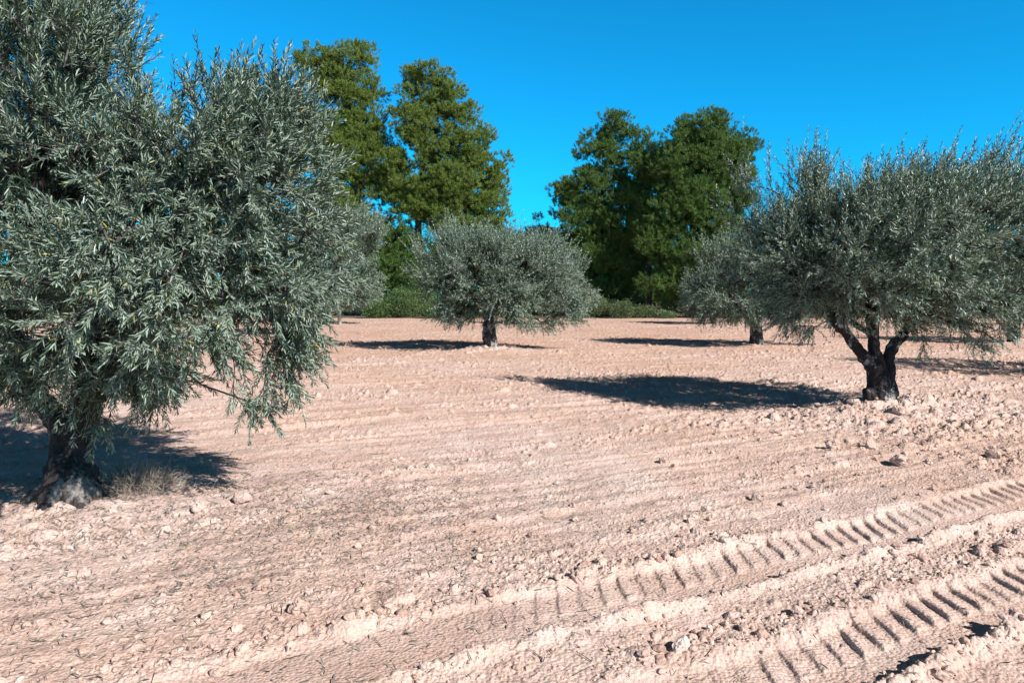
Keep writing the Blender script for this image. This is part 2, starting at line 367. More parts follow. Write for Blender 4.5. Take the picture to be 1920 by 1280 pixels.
# --- trunk: tubes fused by a voxel remesh, then worn into ridges
def trunk_mesh(name, stems, material, parent, voxel=0.014, rough=0.03, seed=0, flare=True):
    mb = MB(); rng = np.random.default_rng(seed)
    for path, rad in stems:
        path = np.array(path, float); n = 18; t = np.linspace(0, len(path) - 1, n)
        pp = np.stack([np.interp(t, np.arange(len(path)), path[:, k]) for k in range(3)], 1)
        for _ in range(2): pp[1:-1] = (pp[:-2] + 2 * pp[1:-1] + pp[2:]) / 4
        rr = np.interp(t, np.arange(len(path)), rad)
        sd = 14; rings = []
        for i in range(n):
            d = nrm((pp[min(i + 1, n - 1)] - pp[max(i - 1, 0)])[None])[0]
            a = nrm(np.cross(d, [0.13, 1, 0.05])[None])[0]; b = np.cross(d, a); an = np.arange(sd) * 2 * math.pi / sd
            rings.append(pp[i] + (np.cos(an)[:, None] * a + np.sin(an)[:, None] * b) * rr[i])
        V = np.concatenate(rings + [pp[:1], pp[-1:]]); k = np.arange(sd); k2 = (k + 1) % sd
        f = np.concatenate([np.stack([k, k2, k2 + sd, k + sd], 1) + i * sd for i in range(n - 1)])
        b0 = mb.n; mb.add(V, f)
        cap = np.concatenate([np.stack([k2, k, np.full(sd, n * sd)], 1), np.stack([k + (n - 1) * sd, k2 + (n - 1) * sd, np.full(sd, n * sd + 1)], 1)])
        mb.f.append((cap + b0, 0))
    o = mb.build(name, [material]); md = o.modifiers.new('fuse', 'REMESH'); md.mode = 'VOXEL'; md.voxel_size = voxel
    dg = bpy.context.evaluated_depsgraph_get(); dg.update()
    ev = o.evaluated_get(dg); me = bpy.data.meshes.new_from_object(ev)
    o.modifiers.clear(); old = o.data; o.data = me; bpy.data.meshes.remove(old); me.name = name
    nv = len(me.vertices); co = np.zeros(nv * 3, np.float32); me.vertices.foreach_get('co', co); co = co.reshape(-1, 3).astype(float)
    no = np.zeros(nv * 3, np.float32); me.vertex_normals.foreach_get('vector', no); no = no.reshape(-1, 3).astype(float)
    x, y, z = co.T
    dsp = rough * (1.6 * vn3(x * 3.5 + 5, y * 3.5, z * 3, seed + 7) + 1.5 * vn3(x * 7, y * 7, z * 2.6, seed) + 1.0 * vn3(x * 16, y * 16, z * 6, seed + 1) + 0.6 * vn3(x * 34, y * 34, z * 14, seed + 2) + 0.35 * vn3(x * 70, y * 70, z * 40, seed + 3))
    co = co + no * dsp[:, None]
    me.vertices.foreach_set('co', co.ravel().astype(np.float32)); me.polygons.foreach_set('use_smooth', np.ones(len(me.polygons), bool)); me.update()
    if not me.materials: me.materials.append(material)
    o.parent = parent
    return o

# --- olive crown
def olive_crown(parent, base, roots, lobes, ncl, ntw, lod, seed, leafL=0.062, leafW=0.0125, twigL=0.36, spacing=0.019, mats=None, tipr=0.0035, fruits=0, gap=0.42, shell=0.5, lean=(0, 0), droop=0.35, wr=1.0, hang=1.0):
    rng = np.random.default_rng(seed); lobes = [tuple(np.array(l[:3]) - base) + tuple(l[3:]) for l in lobes]
    pts = in_lobes(rng, lobes, int(ncl * 2.2), shell)
    g = vn3(pts[:, 0] * 1.7, pts[:, 1] * 1.7, pts[:, 2] * 1.7, seed) + 0.5 * vn3(pts[:, 0] * 4, pts[:, 1] * 4, pts[:, 2] * 4, seed + 1) + 0.5
    pts = pts[np.argsort(-(g + rng.random(len(g)) * 0.55))[:ncl]]
    zmin, zmax = pts[:, 2].min(), pts[:, 2].max()
    NP, par, tips = grow(roots, pts, 0.13, rng, 0.02)
    w = weights(par, tips, len(NP)); rad = tipr * np.maximum(w, 1) ** 0.44
    idx = np.arange(len(NP))[par >= 0]
    bm = MB(); A = NP[par[idx]]; B = NP[idx]
    rb_ = rad[idx]; ra_ = np.minimum(rad[par[idx]], rb_ * 1.25)
    tubes(bm, A, B + (B - A) * 0.06, ra_, rb_, 6 if lod > 0 else 4)
    crown = MB()
    # twigs
    T = np.repeat(tips, ntw); n = len(T); p0 = NP[T]; pd = nrm(NP[T] - NP[np.maximum(par[T], 0)])
    back = rng.random(n)[:, None]                      # start some way down the parent shoot
    p0 = p0 - pd * back * 0.14
    cen = np.array([l[:3] for l in lobes]).mean(0); out = nrm(p0 - cen)
    hf = ((p0[:, 2] - zmin) / (zmax - zmin))[:, None]
    up = np.array([[lean[0], lean[1], 1.0]])
    D = nrm(pd * 0.45 + out * 0.45 + rng.normal(0, 0.45, (n, 3)) + up * (hf * 1.15 - droop))
    L = twigL * (0.55 + 0.8 * rng.random(n)); L = L * (0.85 + 0.75 * (hf[:, 0] > 0.7) * rng.random(n)) * (0.72 + 0.28 * smooth(0.0, 0.35, hf[:, 0]))
    bend = np.where(hf > 0.6, 0.22, (-0.45 + 0.5 * hf) * hang) * np.array([[0, 0, 1.0]]) + rng.normal(0, 0.10, (n, 3))
    seg = 4 if lod == 2 else 2
    tt = np.linspace(0, 1, seg + 1)
    pos = lambda t, i: p0[i] + (D[i] * t[:, None] + bend[i] * (t ** 2)[:, None]) * L[i][:, None]
    allI = np.arange(n)
    for k in range(seg):
        a = pos(np.full(n, tt[k]), allI); b = pos(np.full(n, tt[k + 1]), allI)
        tubes(bm, a, b, np.full(n, tipr * (0.75 - 0.5 * tt[k])) * wr, np.full(n, tipr * (0.75 - 0.5 * tt[k + 1])) * wr, 3)
    # leaf pairs along each twig
    np_ = np.maximum(3, (L / spacing).astype(int)); I = np.repeat(allI, np_)
    k = np.arange(len(I)) - np.repeat(np.cumsum(np_) - np_, np_); t = (k + 0.6) / np_[I]
    t = np.clip(0.10 + 0.90 * t + rng.normal(0, 0.01, len(t)), 0, 1)
    I = np.concatenate([I, I]); t2 = np.concatenate([t, t]); kk = np.concatenate([k, k]); sgn = np.repeat([1.0, -1.0], len(k))
    keep = rng.random(len(I)) < 0.90; I, t2, kk, sgn = I[keep], t2[keep], kk[keep], sgn[keep]
    P = pos(t2, I); tan = nrm(D[I] + 2 * bend[I] * t2[:, None])
    ref = nrm(rng.normal(size=(n, 3)))[I]; s1 = nrm(np.cross(tan, ref)); s2 = np.cross(tan, s1)
    side = np.where((kk % 2 == 0)[:, None], s1, s2) * sgn[:, None]
    ang = 0.75 + rng.normal(0, 0.18, len(I)) - 0.35 * t2
    LD = nrm(tan * np.cos(ang)[:, None] + side * np.sin(ang)[:, None] + rng.normal(0, 0.10, (len(I), 3)))
    Nn = nrm(tan * 0.8 + np.array([[0, 0, 0.5]]) + rng.normal(0, 0.6, (len(I), 3)))
    Ls = leafL * (0.6 + 0.6 * rng.random(len(I))) * (1 - 0.35 * (t2 > 0.93)); Ws = leafW * (0.8 + 0.4 * rng.random(len(I)))
    blades(crown, P, LD, Nn, Ls, Ws, lod, rng, 0, 0.16)
    if fruits:
        q = rng.choice(len(P), fruits, replace=False); q = q[(P[q, 2] < zmin + 0.65 * (zmax - zmin))]
        c = P[q] + rng.normal(0, 0.008, (len(q), 3)) - [0, 0, 0.015]
        oc = np.array([[1, 0, 0], [-1, 0, 0], [0, 1, 0], [0, -1, 0], [0, 0, 1.3], [0, 0, -1.3]]) * 0.0075
        of = np.array([[0, 2, 4], [2, 1, 4], [1, 3, 4], [3, 0, 4], [2, 0, 5], [1, 2, 5], [3, 1, 5], [0, 3, 5]])
        crown.add((c[:, None] + oc[None]).reshape(-1, 3), (of[None] + (np.arange(len(q)) * 6)[:, None, None]).reshape(-1, 3), 1)
    co = crown.build('crown', mats or [M_leaf, M_fruit], parent)
    bm.build('branches', [M_twig if lod == 2 else M_twig2], co, smoothed=True)
    return len(I)

def lobe(px, py, d, rx, ry, rz, dens=1.0):
    """ellipsoid seen around pixel px,py at depth d: half-size rx, ry pixels there, rz metres deep"""
    c = at(px, py, d); k = d / F
    return (c[0], c[1], c[2], rx * k, rz, ry * k, dens)

# ------------------------------------------------------------------ the ground
def B0(px, py):
    p = on_ground(px, py); return np.array([p[0], p[1], 0.0])
T1 = B0(128, 948); T2 = B0(1648, 772); T3 = B0(920, 658); T4 = B0(1419, 650)
T5 = B0(637, 608.5); T6 = B0(545, 628); T7 = B0(1038, 607); T8 = B0(1338, 607); T9 = B0(1900, 640); T11 = B0(1925, 611)
T10 = np.array([13.1, 14.4, 0.0])
MOUNDS += [(T1[0], T1[1], .55, .10), (T2[0], T2[1] - .1, .62, .13), (T3[0], T3[1], .8, .13), (T4[0], T4[1], .7, .10), (T10[0], T10[1], .6, .1)]
def gz(x, y, fine=False): return float(ground(np.array([x]), np.array([y]), fine)[0])

rows = [2.35]
while rows[-1] < 62: rows.append(rows[-1] + 0.00205 * rows[-1] ** 1.25)
rows = np.array([-90, -40, -15, -5, -1, .6, 1.5, 2.0, 2.2] + rows + [66, 75, 90, 120, 180, 300, 600, 1200, 2500]) if False else np.concatenate([[-90, -40, -15, -5, -1, .6, 1.5, 2.0, 2.2], rows, [66, 75, 90, 120, 180, 300, 600, 1200, 2500]])
tc = np.linspace(-0.80, 0.80, 1450)
tc = np.concatenate([[-30, -12, -5, -2.5, -1.6, -1.2, -1.0, -.9], tc, [.9, 1.0, 1.2, 1.6, 2.5, 5, 12, 30]])
sc = np.maximum(rows, 2.35) + 0.25
X = tc[None, :] * sc[:, None]; Y = np.repeat(rows[:, None], len(tc), 1)
Z = ground(X, Y)
nr, nc = X.shape
gi = (np.arange(nr - 1)[:, None] * nc + np.arange(nc - 1)[None]).ravel()
gm = MB(); gm.add(np.stack([X, Y, Z], 2), np.stack([gi, gi + 1, gi + nc + 1, gi + nc], 1))
go = gm.build('ground', [M_soil], smoothed=True); go['kind'] = 'structure'
del gm, X, Y, Z

# ------------------------------------------------------------------ loose clods, litter, stones
import bmesh
def ico(sub):
    b = bmesh.new(); bmesh.ops.create_icosphere(b, subdivisions=sub, radius=1); b.verts.index_update()
    v = np.array([q.co[:] for q in b.verts]); f = np.array([[q.index for q in t.verts] for t in b.faces]); b.free(); return v, f
def stone_shape(sub, seed, amp=0.35, flat=0.7):
    v, f = ico(sub); n = 1 + amp * 2 * vn3(v[:, 0] * 1.3 + seed * 7.7, v[:, 1] * 1.3, v[:, 2] * 1.3, seed) + amp * vn3(v[:, 0] * 3 + seed, v[:, 1] * 3, v[:, 2] * 3, seed + 1)
    if sub > 2: n = n + amp * 0.4 * vn3(v[:, 0] * 8, v[:, 1] * 8, v[:, 2] * 8, seed + 2)
    v = v * n[:, None]; v[:, 2] *= flat
    for k in range(5):                      # a few broken faces
        r = np.random.default_rng(seed * 10 + k); d = nrm(r.normal(size=(1, 3)))[0]; h = 0.62 + .2 * r.random(); s = v @ d; v = v - np.maximum(s - h, 0)[:, None] * d * 0.9
    return v, f
def scatter(mb, P, R, shapes, rng, rnd):
    pick = rng.integers(0, len(shapes), len(P))
    for s, (v, f) in enumerate(shapes):
        q = np.where(pick == s)[0]
        if not len(q): continue
        a = rng.random(len(q)) * 6.283; c, sn = np.cos(a), np.sin(a); st = 0.75 + .5 * rng.random((len(q), 3)); vv = v[None] * st[:, None]
        V = np.stack([vv[..., 0] * c[:, None] - vv[..., 1] * sn[:, None], vv[..., 0] * sn[:, None] + vv[..., 1] * c[:, None], vv[..., 2]], 2) * R[q][:, None, None] + P[q][:, None]
        mb.add(V.reshape(-1, 3), (f[None] + (np.arange(len(q)) * len(v))[:, None, None]).reshape(-1, 3), 0, np.repeat(rnd[q], len(v)))
rng = np.random.default_rng(5)
n = 90000
yy = 2.5 * np.exp(rng.random(n) * math.log(50 / 2.5)); xx = (rng.random(n) * 1.7 - .85) * yy
u = xx * DU[0] + yy * DU[1]; v = xx * DV[0] + yy * DV[1]
pr = 0.06 + 0.40 * smooth(0.0, .5, fbm2(u * .35, v * 1.6, 33, 3)) + 0.8 * wear(xx, yy) + 0.38 * smooth(7, 15, yy)
bandf = np.exp(-((v - 2.84) / .10) ** 2) + np.exp(-((v - 1.81) / .10) ** 2) + np.exp(-((v - 3.48) / .12) ** 2) + .8 * np.exp(-((v - 2.46) / .12) ** 2) + 0.6 * np.exp(-((v - 4.15) / .1) ** 2)
pr = pr + 0.45 * np.clip(bandf, 0, 1) * (0.3 + 1.6 * np.clip(.5 + fbm2(u * 1.5, v, 44, 2), 0, 1)); inside = (np.abs(v - 3.15) < .25) | (np.abs(v - 2.12) < .25); pr[inside] *= 0.12
k = rng.random(n) < pr * 0.62; xx, yy = xx[k], yy[k]
R = 0.0042 * rng.random(len(xx)) ** -0.48 * (1 + .5 * wear(xx, yy)); R = np.minimum(R, 0.030); R = np.maximum(R, 0.00042 * yy ** 1.15)
P = np.stack([xx, yy, ground(xx, yy) + R * .25], 1); rn = rng.random(len(xx)) ** 1.0; rn = np.where(R > .02, rn * .95, rn)
cm = MB(); big = R * 740 / yy > 2.2
scatter(cm, P[big], R[big], [stone_shape(2, s) for s in range(6)], rng, rn[big]); scatter(cm, P[~big], R[~big], [stone_shape(1, s + 20) for s in range(6)], rng, rn[~big])
co = cm.build('soil_clods', [M_clod]); co['kind'] = 'stuff'; co['label'] = 'loose crumbs of dry pinkish soil and pebbles scattered over the ploughed field'; co['category'] = 'soil clods'

n = 15000
lx = rng.normal(-1.9, 1.6, n); ly = rng.normal(5.1, 1.15, n)
kk = (ly > 2.7) & (fbm2(lx * 1.3, ly * 2.0, 71, 3) + rng.random(n) * .8 > 0.25); lx, ly = lx[kk], ly[kk]
ex = 1500; ey = 2.7 * np.exp(rng.random(ex) * 1.4); lx = np.concatenate([lx, (rng.random(ex) * 1.5 - .75) * ey]); ly = np.concatenate([ly, ey]); n = len(lx)
a = rng.random(n) * 6.283; lm = MB()
blades(lm, np.stack([lx, ly, ground(lx, ly) + .006], 1), np.stack([np.cos(a), np.sin(a), rng.normal(0.12, .16, n)], 1), np.stack([rng.normal(0, .6, n), rng.normal(0, .6, n), np.ones(n)], 1),
       0.028 + .035 * rng.random(n), 0.0038 + .004 * rng.random(n), 2, rng, 0, 0.75)
m_ = 260; ya = 2.8 * np.exp(rng.random(m_) * 1.0); xa = rng.normal(-.35, .42, m_) * ya; aa = rng.random(m_) * 3.14; ll = .03 + .09 * rng.random(m_) ** 2
A_ = np.stack([xa, ya, ground(xa, ya) + .005], 1); xb = xa + ll * np.cos(aa); yb = ya + ll * np.sin(aa); B_ = np.stack([xb, yb, ground(xb, yb) + .009], 1)
tubes(lm, A_, B_, .0015 + .0015 * rng.random(m_), np.full(m_, .001), 4, 0, .2)
lo = lm.build('leaf_litter', [M_dry]); lo['kind'] = 'stuff'; lo['label'] = 'curled dry grey olive leaves fallen on the pale soil'; lo['category'] = 'leaf litter'

STONES = [
 (376, 960, .062, 'clod', 'upright pale earth lump at the shadow edge right of the big left trunk'),
 (452, 941, .064, 'clod', 'rounded flat-topped pale earth lump, second from the big left olive trunk'),
 (1276, 1212, .050, 'stone', 'oval whitish limestone between the two wheel tracks at the bottom'),
 (1082, 1082, .040, 'clod', 'knobbly earth clod beside the upper wheel track, casting a round dark shadow'),
 (1417, 935, .034, 'clod', 'dark-sided earth clod alone on smooth soil above the upper wheel track'),
 (1470, 946, .027, 'clod', 'small earth clod just right of the lone dark-sided one'),
 (1563, 838, .075, 'clod', 'large broken earth clod on the low ridge below the right olive shadow'),
 (1598, 771, .085, 'clod', 'dark reddish earth clod at the left foot of the three-stemmed olive'),
 (1684, 868, .075, 'clod', 'wide flat earth clod in the rubble below the three-stemmed olive'),
 (1682, 785, .085, 'clod', 'red-brown earth clod at the right foot of the three-stemmed olive'),
 (1243, 866, .038, 'clod', 'rough earth clod on the bare middle ground below the long tree shadow'),
 (896, 1046, .024, 'clod', 'small dark earth clod next to a white pebble in the lower middle'),
 (925, 1053, .016, 'stone', 'small white pebble next to the dark clod in the lower middle'),
 (560, 1146, .050, 'clod', 'low tongue-shaped earth lump with dark left edge at lower left'),
 (1860, 858, .060, 'clod', 'earth clod in the rubble near the right edge of the view'),
 (1632, 840, .070, 'clod', 'earth clod in the middle of the rubble in front of the right olive'),
]
for i, (px, py, r, kd, lab) in enumerate(STONES):
    p = on_ground(px, py); sh = stone_shape(4, 300 + i, .38, .8 if r > .05 else .95); b = MB(); vv = sh[0] * r
    if kd == 'stone': vv = vv * [0.8, 1, .75]
    b.add(vv, sh[1], 0, 0.99 if kd == 'stone' else 0.45)
    o = b.build('stone' if kd == 'stone' else 'earth_clod', [M_clod], smoothed=False)
    o.location = (p[0], p[1], gz(p[0], p[1]) + r * .42); o.rotation_euler[2] = i * 1.3
    o['label'] = lab; o['category'] = 'stone' if kd == 'stone' else 'clod'
    if kd == 'clod': o['group'] = 'large earth clods on the field'

# dry weed heap beside the near trunk
wd = B0(243, 925); we = empty('dry_weed', (wd[0], wd[1], gz(wd[0], wd[1])), 'heap of thin dry grey weed stalks beside the big left olive trunk', 'dry weed')
mb = MB(); n = 1000; a = rng.random(n) * 6.283; rr = np.abs(rng.normal(0, .24, n)); P = np.stack([rr * np.cos(a), rr * np.sin(a) * .8, np.zeros(n)], 1)
h = np.maximum(0.05, .16 * (1 - (rr / .6) ** 1.5)); cur = P + [0, 0, 0]; d = nrm(np.stack([np.cos(a) * .8, np.sin(a) * .8, .9 + 0 * a], 1) + rng.normal(0, .55, (n, 3)))
for k in range(3):
    nx = cur + d * (h[:, None] * .62); nx[:, 2] = np.maximum(nx[:, 2], .005); tubes(mb, cur, nx, np.full(n, .0022 - .0005 * k), np.full(n, .0017 - .0005 * k), 3, 0, .5); cur = nx; d = nrm(d + rng.normal(0, .45, (n, 3)) - [0, 0, .25])
mb.build('stalks', [M_straw], we)

# ------------------------------------------------------------------ olive trees
def tree(label, B, group='olive trees of the grove', kind='olive_tree', cat='olive tree'):
    return empty(kind, (B[0], B[1], gz(B[0], B[1]) - 0.03), label, cat, group)
def rel(px, py, d, B, o): return at(px, py, d) - np.array(o.location)

# T1, the big one at the left
o = tree('big olive tree filling the left side, foliage hanging low over its pale-footed trunk', T1); b = np.array(o.location)
r = lambda px, py, d: rel(px, py, d, T1, o)
tr = [[(0, 0, -.1), (0, .0, .12), r(122, 860, 5.72), r(118, 800, 5.75), r(70, 745, 5.7), r(25, 690, 5.65), r(10, 600, 5.6)], [.23, .165, .135, .105, .075, .065, .05]]
tr2 = [[(0.02, .05, .1), r(138, 860, 5.80), r(150, 790, 5.85), r(165, 730, 5.9), r(160, 640, 5.9)], [.15, .13, .105, .08, .055]]
roots_ = [[[0, 0, .15], [.24 * math.cos(q), .24 * math.sin(q), -.03], [.36 * math.cos(q), .36 * math.sin(q), -.12]] for q in (0.3, 1.5, 2.8, 3.9, 4.6, 5.5)]
sp_ = [tr, tr2] + [[q, [.12, .075, .03]] for q in roots_] + [[[r(105, 900, 5.55), r(120, 870, 5.6)], [.09, .07]], [[r(150, 915, 5.6), r(150, 880, 5.65)], [.08, .06]]]
sp_ += [[[r(165, 730, 5.9), r(260, 600, 5.9), r(330, 480, 5.8), r(345, 400, 5.7)], [.085, .065, .05, .035]], [[r(10, 600, 5.6), r(60, 420, 5.4), r(75, 250, 5.3), r(90, 120, 5.3)], [.06, .05, .04, .028]], [[r(160, 640, 5.9), r(170, 480, 5.9), r(215, 400, 5.8), r(270, 330, 5.8)], [.07, .055, .042, .03]]]
trunk_mesh('trunk', sp_, M_bark1, o, .011, .040, 11)
L1 = [lobe(40, 130, 5.35, 170, 270, 1.05, 1.35), lobe(30, 90, 4.9, 130, 130, .5, 1.2), lobe(90, 420, 5.2, 210, 230, 1.15), lobe(415, 320, 5.45, 140, 150, .9), lobe(500, 265, 5.6, 75, 105, .6), lobe(490, 430, 5.3, 140, 215, 1.0),
      lobe(300, 520, 5.1, 230, 190, 1.1), lobe(480, 620, 5.45, 115, 135, .7), lobe(140, 620, 5.35, 175, 120, .8), lobe(-190, 380, 5.8, 230, 330, 1.2, .6), lobe(550, 300, 5.7, 65, 110, .55), lobe(330, 640, 5.6, 210, 90, .6, .8),
      lobe(250, 420, 6.6, 300, 270, .9, .45), lobe(550, 640, 5.7, 55, 55, .35), lobe(455, 735, 5.6, 90, 40, .35, .9), lobe(190, 745, 5.4, 90, 48, .3, .7), lobe(570, 490, 5.6, 50, 130, .5), lobe(385, 705, 5.6, 130, 62, .45, 1.0), lobe(120, 705, 5.25, 120, 62, .35, 1.3), lobe(60, 640, 5.0, 90, 70, .4), lobe(270, 705, 5.3, 90, 50, .35, 1.0), lobe(530, 690, 5.6, 60, 62, .35, 1.2), lobe(450, 760, 5.7, 70, 26, .3, 1.2), lobe(185, 800, 5.35, 26, 30, .15, 1.2)]
rt = [r(10, 600, 5.6), r(60, 420, 5.4), r(75, 250, 5.3), r(160, 640, 5.9), r(170, 480, 5.9), r(215, 400, 5.8), r(260, 600, 5.9), r(330, 480, 5.8), r(345, 400, 5.7), r(270, 330, 5.8), r(90, 120, 5.3)]
olive_crown(o, b, rt, L1, 2250, 6, 2, 21, leafL=.060, leafW=.0090, twigL=.28, spacing=.0155, fruits=1500, lean=(.25, 0), shell=.42, hang=.55, droop=.25)
# hanging sprig low beside the trunk
# T2, three-stemmed, right
o = tree('three-stemmed olive tree with dark blotched trunk and wide feathery crown at the right', T2); b = np.array(o.location); r = lambda px, py, d: rel(px, py, d, T2, o)
st = [[[(0, 0, -.1), r(1645, 760, 10.3), r(1648, 720, 10.3), r(1640, 685, 10.3), r(1612, 665, 10.25), r(1592, 625, 10.2), r(1572, 600, 10.2), r(1530, 570, 10.2)], [.185, .165, .15, .10, .075, .075, .06, .045]],
      [[r(1650, 750, 10.3), r(1646, 700, 10.3), r(1641, 660, 10.3), r(1637, 620, 10.3), r(1628, 570, 10.3), r(1640, 500, 10.3)], [.14, .115, .09, .085, .065, .045]],
      [[r(1660, 740, 10.35), r(1662, 700, 10.4), r(1662, 665, 10.4), r(1690, 632, 10.5), r(1715, 600, 10.5), r(1760, 540, 10.5)], [.15, .11, .085, .075, .06, .045]],
      [[r(1630, 625, 10.3), r(1600, 605, 10.3), r(1570, 575, 10.3)], [.05, .04, .03]], [[r(1632, 745, 10.2), r(1628, 730, 10.2)], [.10, .08]], [[r(1665, 760, 10.2), r(1668, 735, 10.2)], [.12, .09]],
      [[r(1530, 570, 10.2), r(1480, 510, 10.3), r(1430, 440, 10.4)], [.05, .035, .02]], [[r(1640, 500, 10.3), r(1660, 420, 10.3), r(1670, 370, 10.3)], [.05, .035, .02]], [[r(1760, 540, 10.5), r(1800, 460, 10.4), r(1840, 400, 10.3)], [.05, .035, .02]]]
st += [[[[0, 0, .12], [.2 * math.cos(q), .2 * math.sin(q), -.02], [.3 * math.cos(q), .3 * math.sin(q), -.1]], [.11, .07, .03]] for q in (.5, 2.2, 3.5, 4.4, 5.6)]
trunk_mesh('trunk', st, M_bark2, o, .013, .040, 12)
L2 = [lobe(1470, 500, 10.7, 100, 75, .9, 1.3), lobe(1450, 565, 10.5, 75, 38, .6, 1.3), lobe(1660, 485, 10.4, 195, 110, 1.9), lobe(1540, 490, 10.5, 120, 100, 1.3), lobe(1790, 450, 10.4, 130, 100, 1.5), lobe(1725, 425, 10.4, 120, 75, 1.4), lobe(1590, 430, 10.5, 95, 65, 1.1), lobe(1865, 365, 10.4, 50, 55, .8),
      lobe(1830, 530, 10.4, 105, 95, 1.4), lobe(1750, 560, 10.3, 150, 50, 1.2), lobe(1600, 548, 10.6, 110, 42, 1.0), lobe(1800, 622, 10.2, 75, 30, .7), lobe(1520, 585, 10.4, 75, 40, .7), lobe(1505, 635, 10.2, 22, 30, .3, .7), lobe(1400, 365, 11, 32, 45, .4, 2.6), lobe(1385, 430, 11, 55, 48, .5, 2.0), lobe(1440, 455, 10.9, 70, 60, .8, 1.3),
      lobe(1505, 370, 10.8, 42, 42, .45, 1.8), lobe(1900, 440, 10.5, 60, 120, 1.0), lobe(1790, 650, 10.2, 70, 22, .5, .25), lobe(1600, 520, 9.6, 120, 70, .6, .8), lobe(1750, 500, 9.4, 140, 80, .6, .8)]
rt = [r(1572, 600, 10.2), r(1530, 570, 10.2), r(1480, 510, 10.3), r(1430, 440, 10.4), r(1628, 570, 10.3), r(1640, 500, 10.3), r(1660, 420, 10.3), r(1715, 600, 10.5), r(1760, 540, 10.5), r(1800, 460, 10.4), r(1570, 575, 10.3)]
L2 = [l[:4] + (l[4] * 1.22,) + l[5:] for l in L2]
olive_crown(o, b, rt, L2, 1850, 6, 1, 22, leafL=.068, leafW=.0115, twigL=.36, spacing=.021, mats=[M_leafm], lean=(.38, 0), shell=.5, droop=0.05, hang=.4)

def small_olive(label, B, stems, lobes, ncl, ntw, seed, leafL=.075, leafW=.017, spacing=.035, bark=M_bark2, voxel=.025, rough=.03, lod=1, twigL=.42, lean=(.15, 0), tipr=.0036):
    o = tree(label, B); b = np.array(o.location); ss = []
    for pth, rad in stems: ss.append([[np.array(q) if len(q) == 3 and not isinstance(q[0], int) else q for q in pth], rad])
    trunk_mesh('trunk', ss, bark, o, voxel, rough, seed)
    rts = [np.array(p[-1], float) for p, q in ss] + [np.array(p[-2], float) for p, q in ss]
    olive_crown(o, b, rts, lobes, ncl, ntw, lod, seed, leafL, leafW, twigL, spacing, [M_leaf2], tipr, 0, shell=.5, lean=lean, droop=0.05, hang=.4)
    return o
small_olive('round olive tree in the middle of the field on one short dark knobbly trunk', T3,
    [[[(0, 0, -.1), (-.02, 0, .3), (-.06, 0, .7), (.0, 0, .95), (.3, .2, 1.4)], [.24, .20, .17, .11, .04]], [[(0, 0, .75), (-.3, .1, 1.2), (-.6, .1, 1.6)], [.12, .07, .03]], [[(0, 0, .8), (.05, .3, 1.3), (0, .3, 1.7)], [.11, .06, .03]], [[(-.15, -.05, .25), (-.17, 0, .5)], [.12, .1]]],
    [lobe(930, 520, 21.9, 150, 62, 2.2), lobe(845, 490, 22, 70, 42, 1.1), lobe(835, 462, 22, 34, 22, .5), lobe(930, 485, 22, 75, 28, 1.2), lobe(1015, 490, 22, 45, 32, .8), lobe(1035, 550, 21.9, 66, 48, 1.2, 1.2), lobe(830, 575, 21.9, 34, 26, .8, 1.2), lobe(1060, 590, 21.8, 40, 18, .6, 1.2), lobe(1085, 572, 22, 22, 18, .5), lobe(800, 510, 22, 42, 50, .8), lobe(900, 585, 21.6, 90, 26, 1.0), lobe(930, 550, 20.8, 70, 40, .8), lobe(900, 500, 20.8, 70, 40, .8), lobe(1020, 598, 21.6, 32, 16, .5), lobe(1000, 600, 21.6, 55, 18, .6, 1.5), lobe(1060, 602, 21.6, 34, 14, .5, 1.5)],
    1500, 7, 23)
small_olive('spreading dark olive tree behind and left of the three-stemmed olive, short thick trunk', T4,
    [[[(0, 0, -.1), (-.02, 0, .35), (-.05, 0, .7), (-.35, 0, 1.05), (-.9, 0, 1.6)], [.24, .20, .17, .12, .07]], [[(0, 0, .6), (.2, .1, 1.2), (.6, 0, 1.9)], [.13, .09, .05]], [[(0, 0, .6), (-.05, .3, 1.4), (0, .2, 2.2)], [.12, .08, .05]]],
    [lobe(1400, 535, 23.5, 95, 52, 2.0), lobe(1340, 520, 23.5, 48, 50, 1.2), lobe(1420, 490, 23.6, 90, 36, 1.4), lobe(1490, 530, 23.6, 80, 55, 1.6), lobe(1318, 570, 23.5, 34, 34, .8, 1.4), lobe(1350, 590, 23.4, 40, 18, .7, 1.4), lobe(1430, 580, 23.3, 110, 26, 1.2), lobe(1560, 560, 23.6, 60, 40, 1)],
    1300, 7, 24, lean=(.2, 0))
small_olive('small olive with thin pale trunk at the far field edge, beside the big left olive', T5,
    [[[(0, 0, -.1), (0, 0, .5), (.03, 0, .9), (-.4, 0, 1.6)], [.14, .11, .09, .04]], [[(0, 0, .8), (.4, 0, 1.5)], [.07, .04]]],
    [lobe(650, 545, 42, 62, 36, 1.6), lobe(620, 520, 42, 40, 30, 1.2), lobe(688, 525, 42, 34, 32, 1.0), lobe(655, 505, 42, 30, 18, .8)], 620, 7, 25, .12, .03, .07, M_bark3, .04, .02)
small_olive('taller olive mostly hidden behind the right edge of the big left olive', T6,
    [[[(0, 0, -.1), (0, 0, .9), (.3, 0, 1.7)], [.2, .16, .09]], [[(0, 0, .8), (-.5, 0, 1.8)], [.12, .07]]],
    [lobe(640, 450, 30, 70, 46, 1.8), lobe(560, 480, 30, 90, 70, 2), lobe(690, 432, 30, 34, 32, .9), lobe(600, 560, 30, 40, 40, 1)], 850, 7, 26, .09, .022, .05, M_bark2, .04, .03)
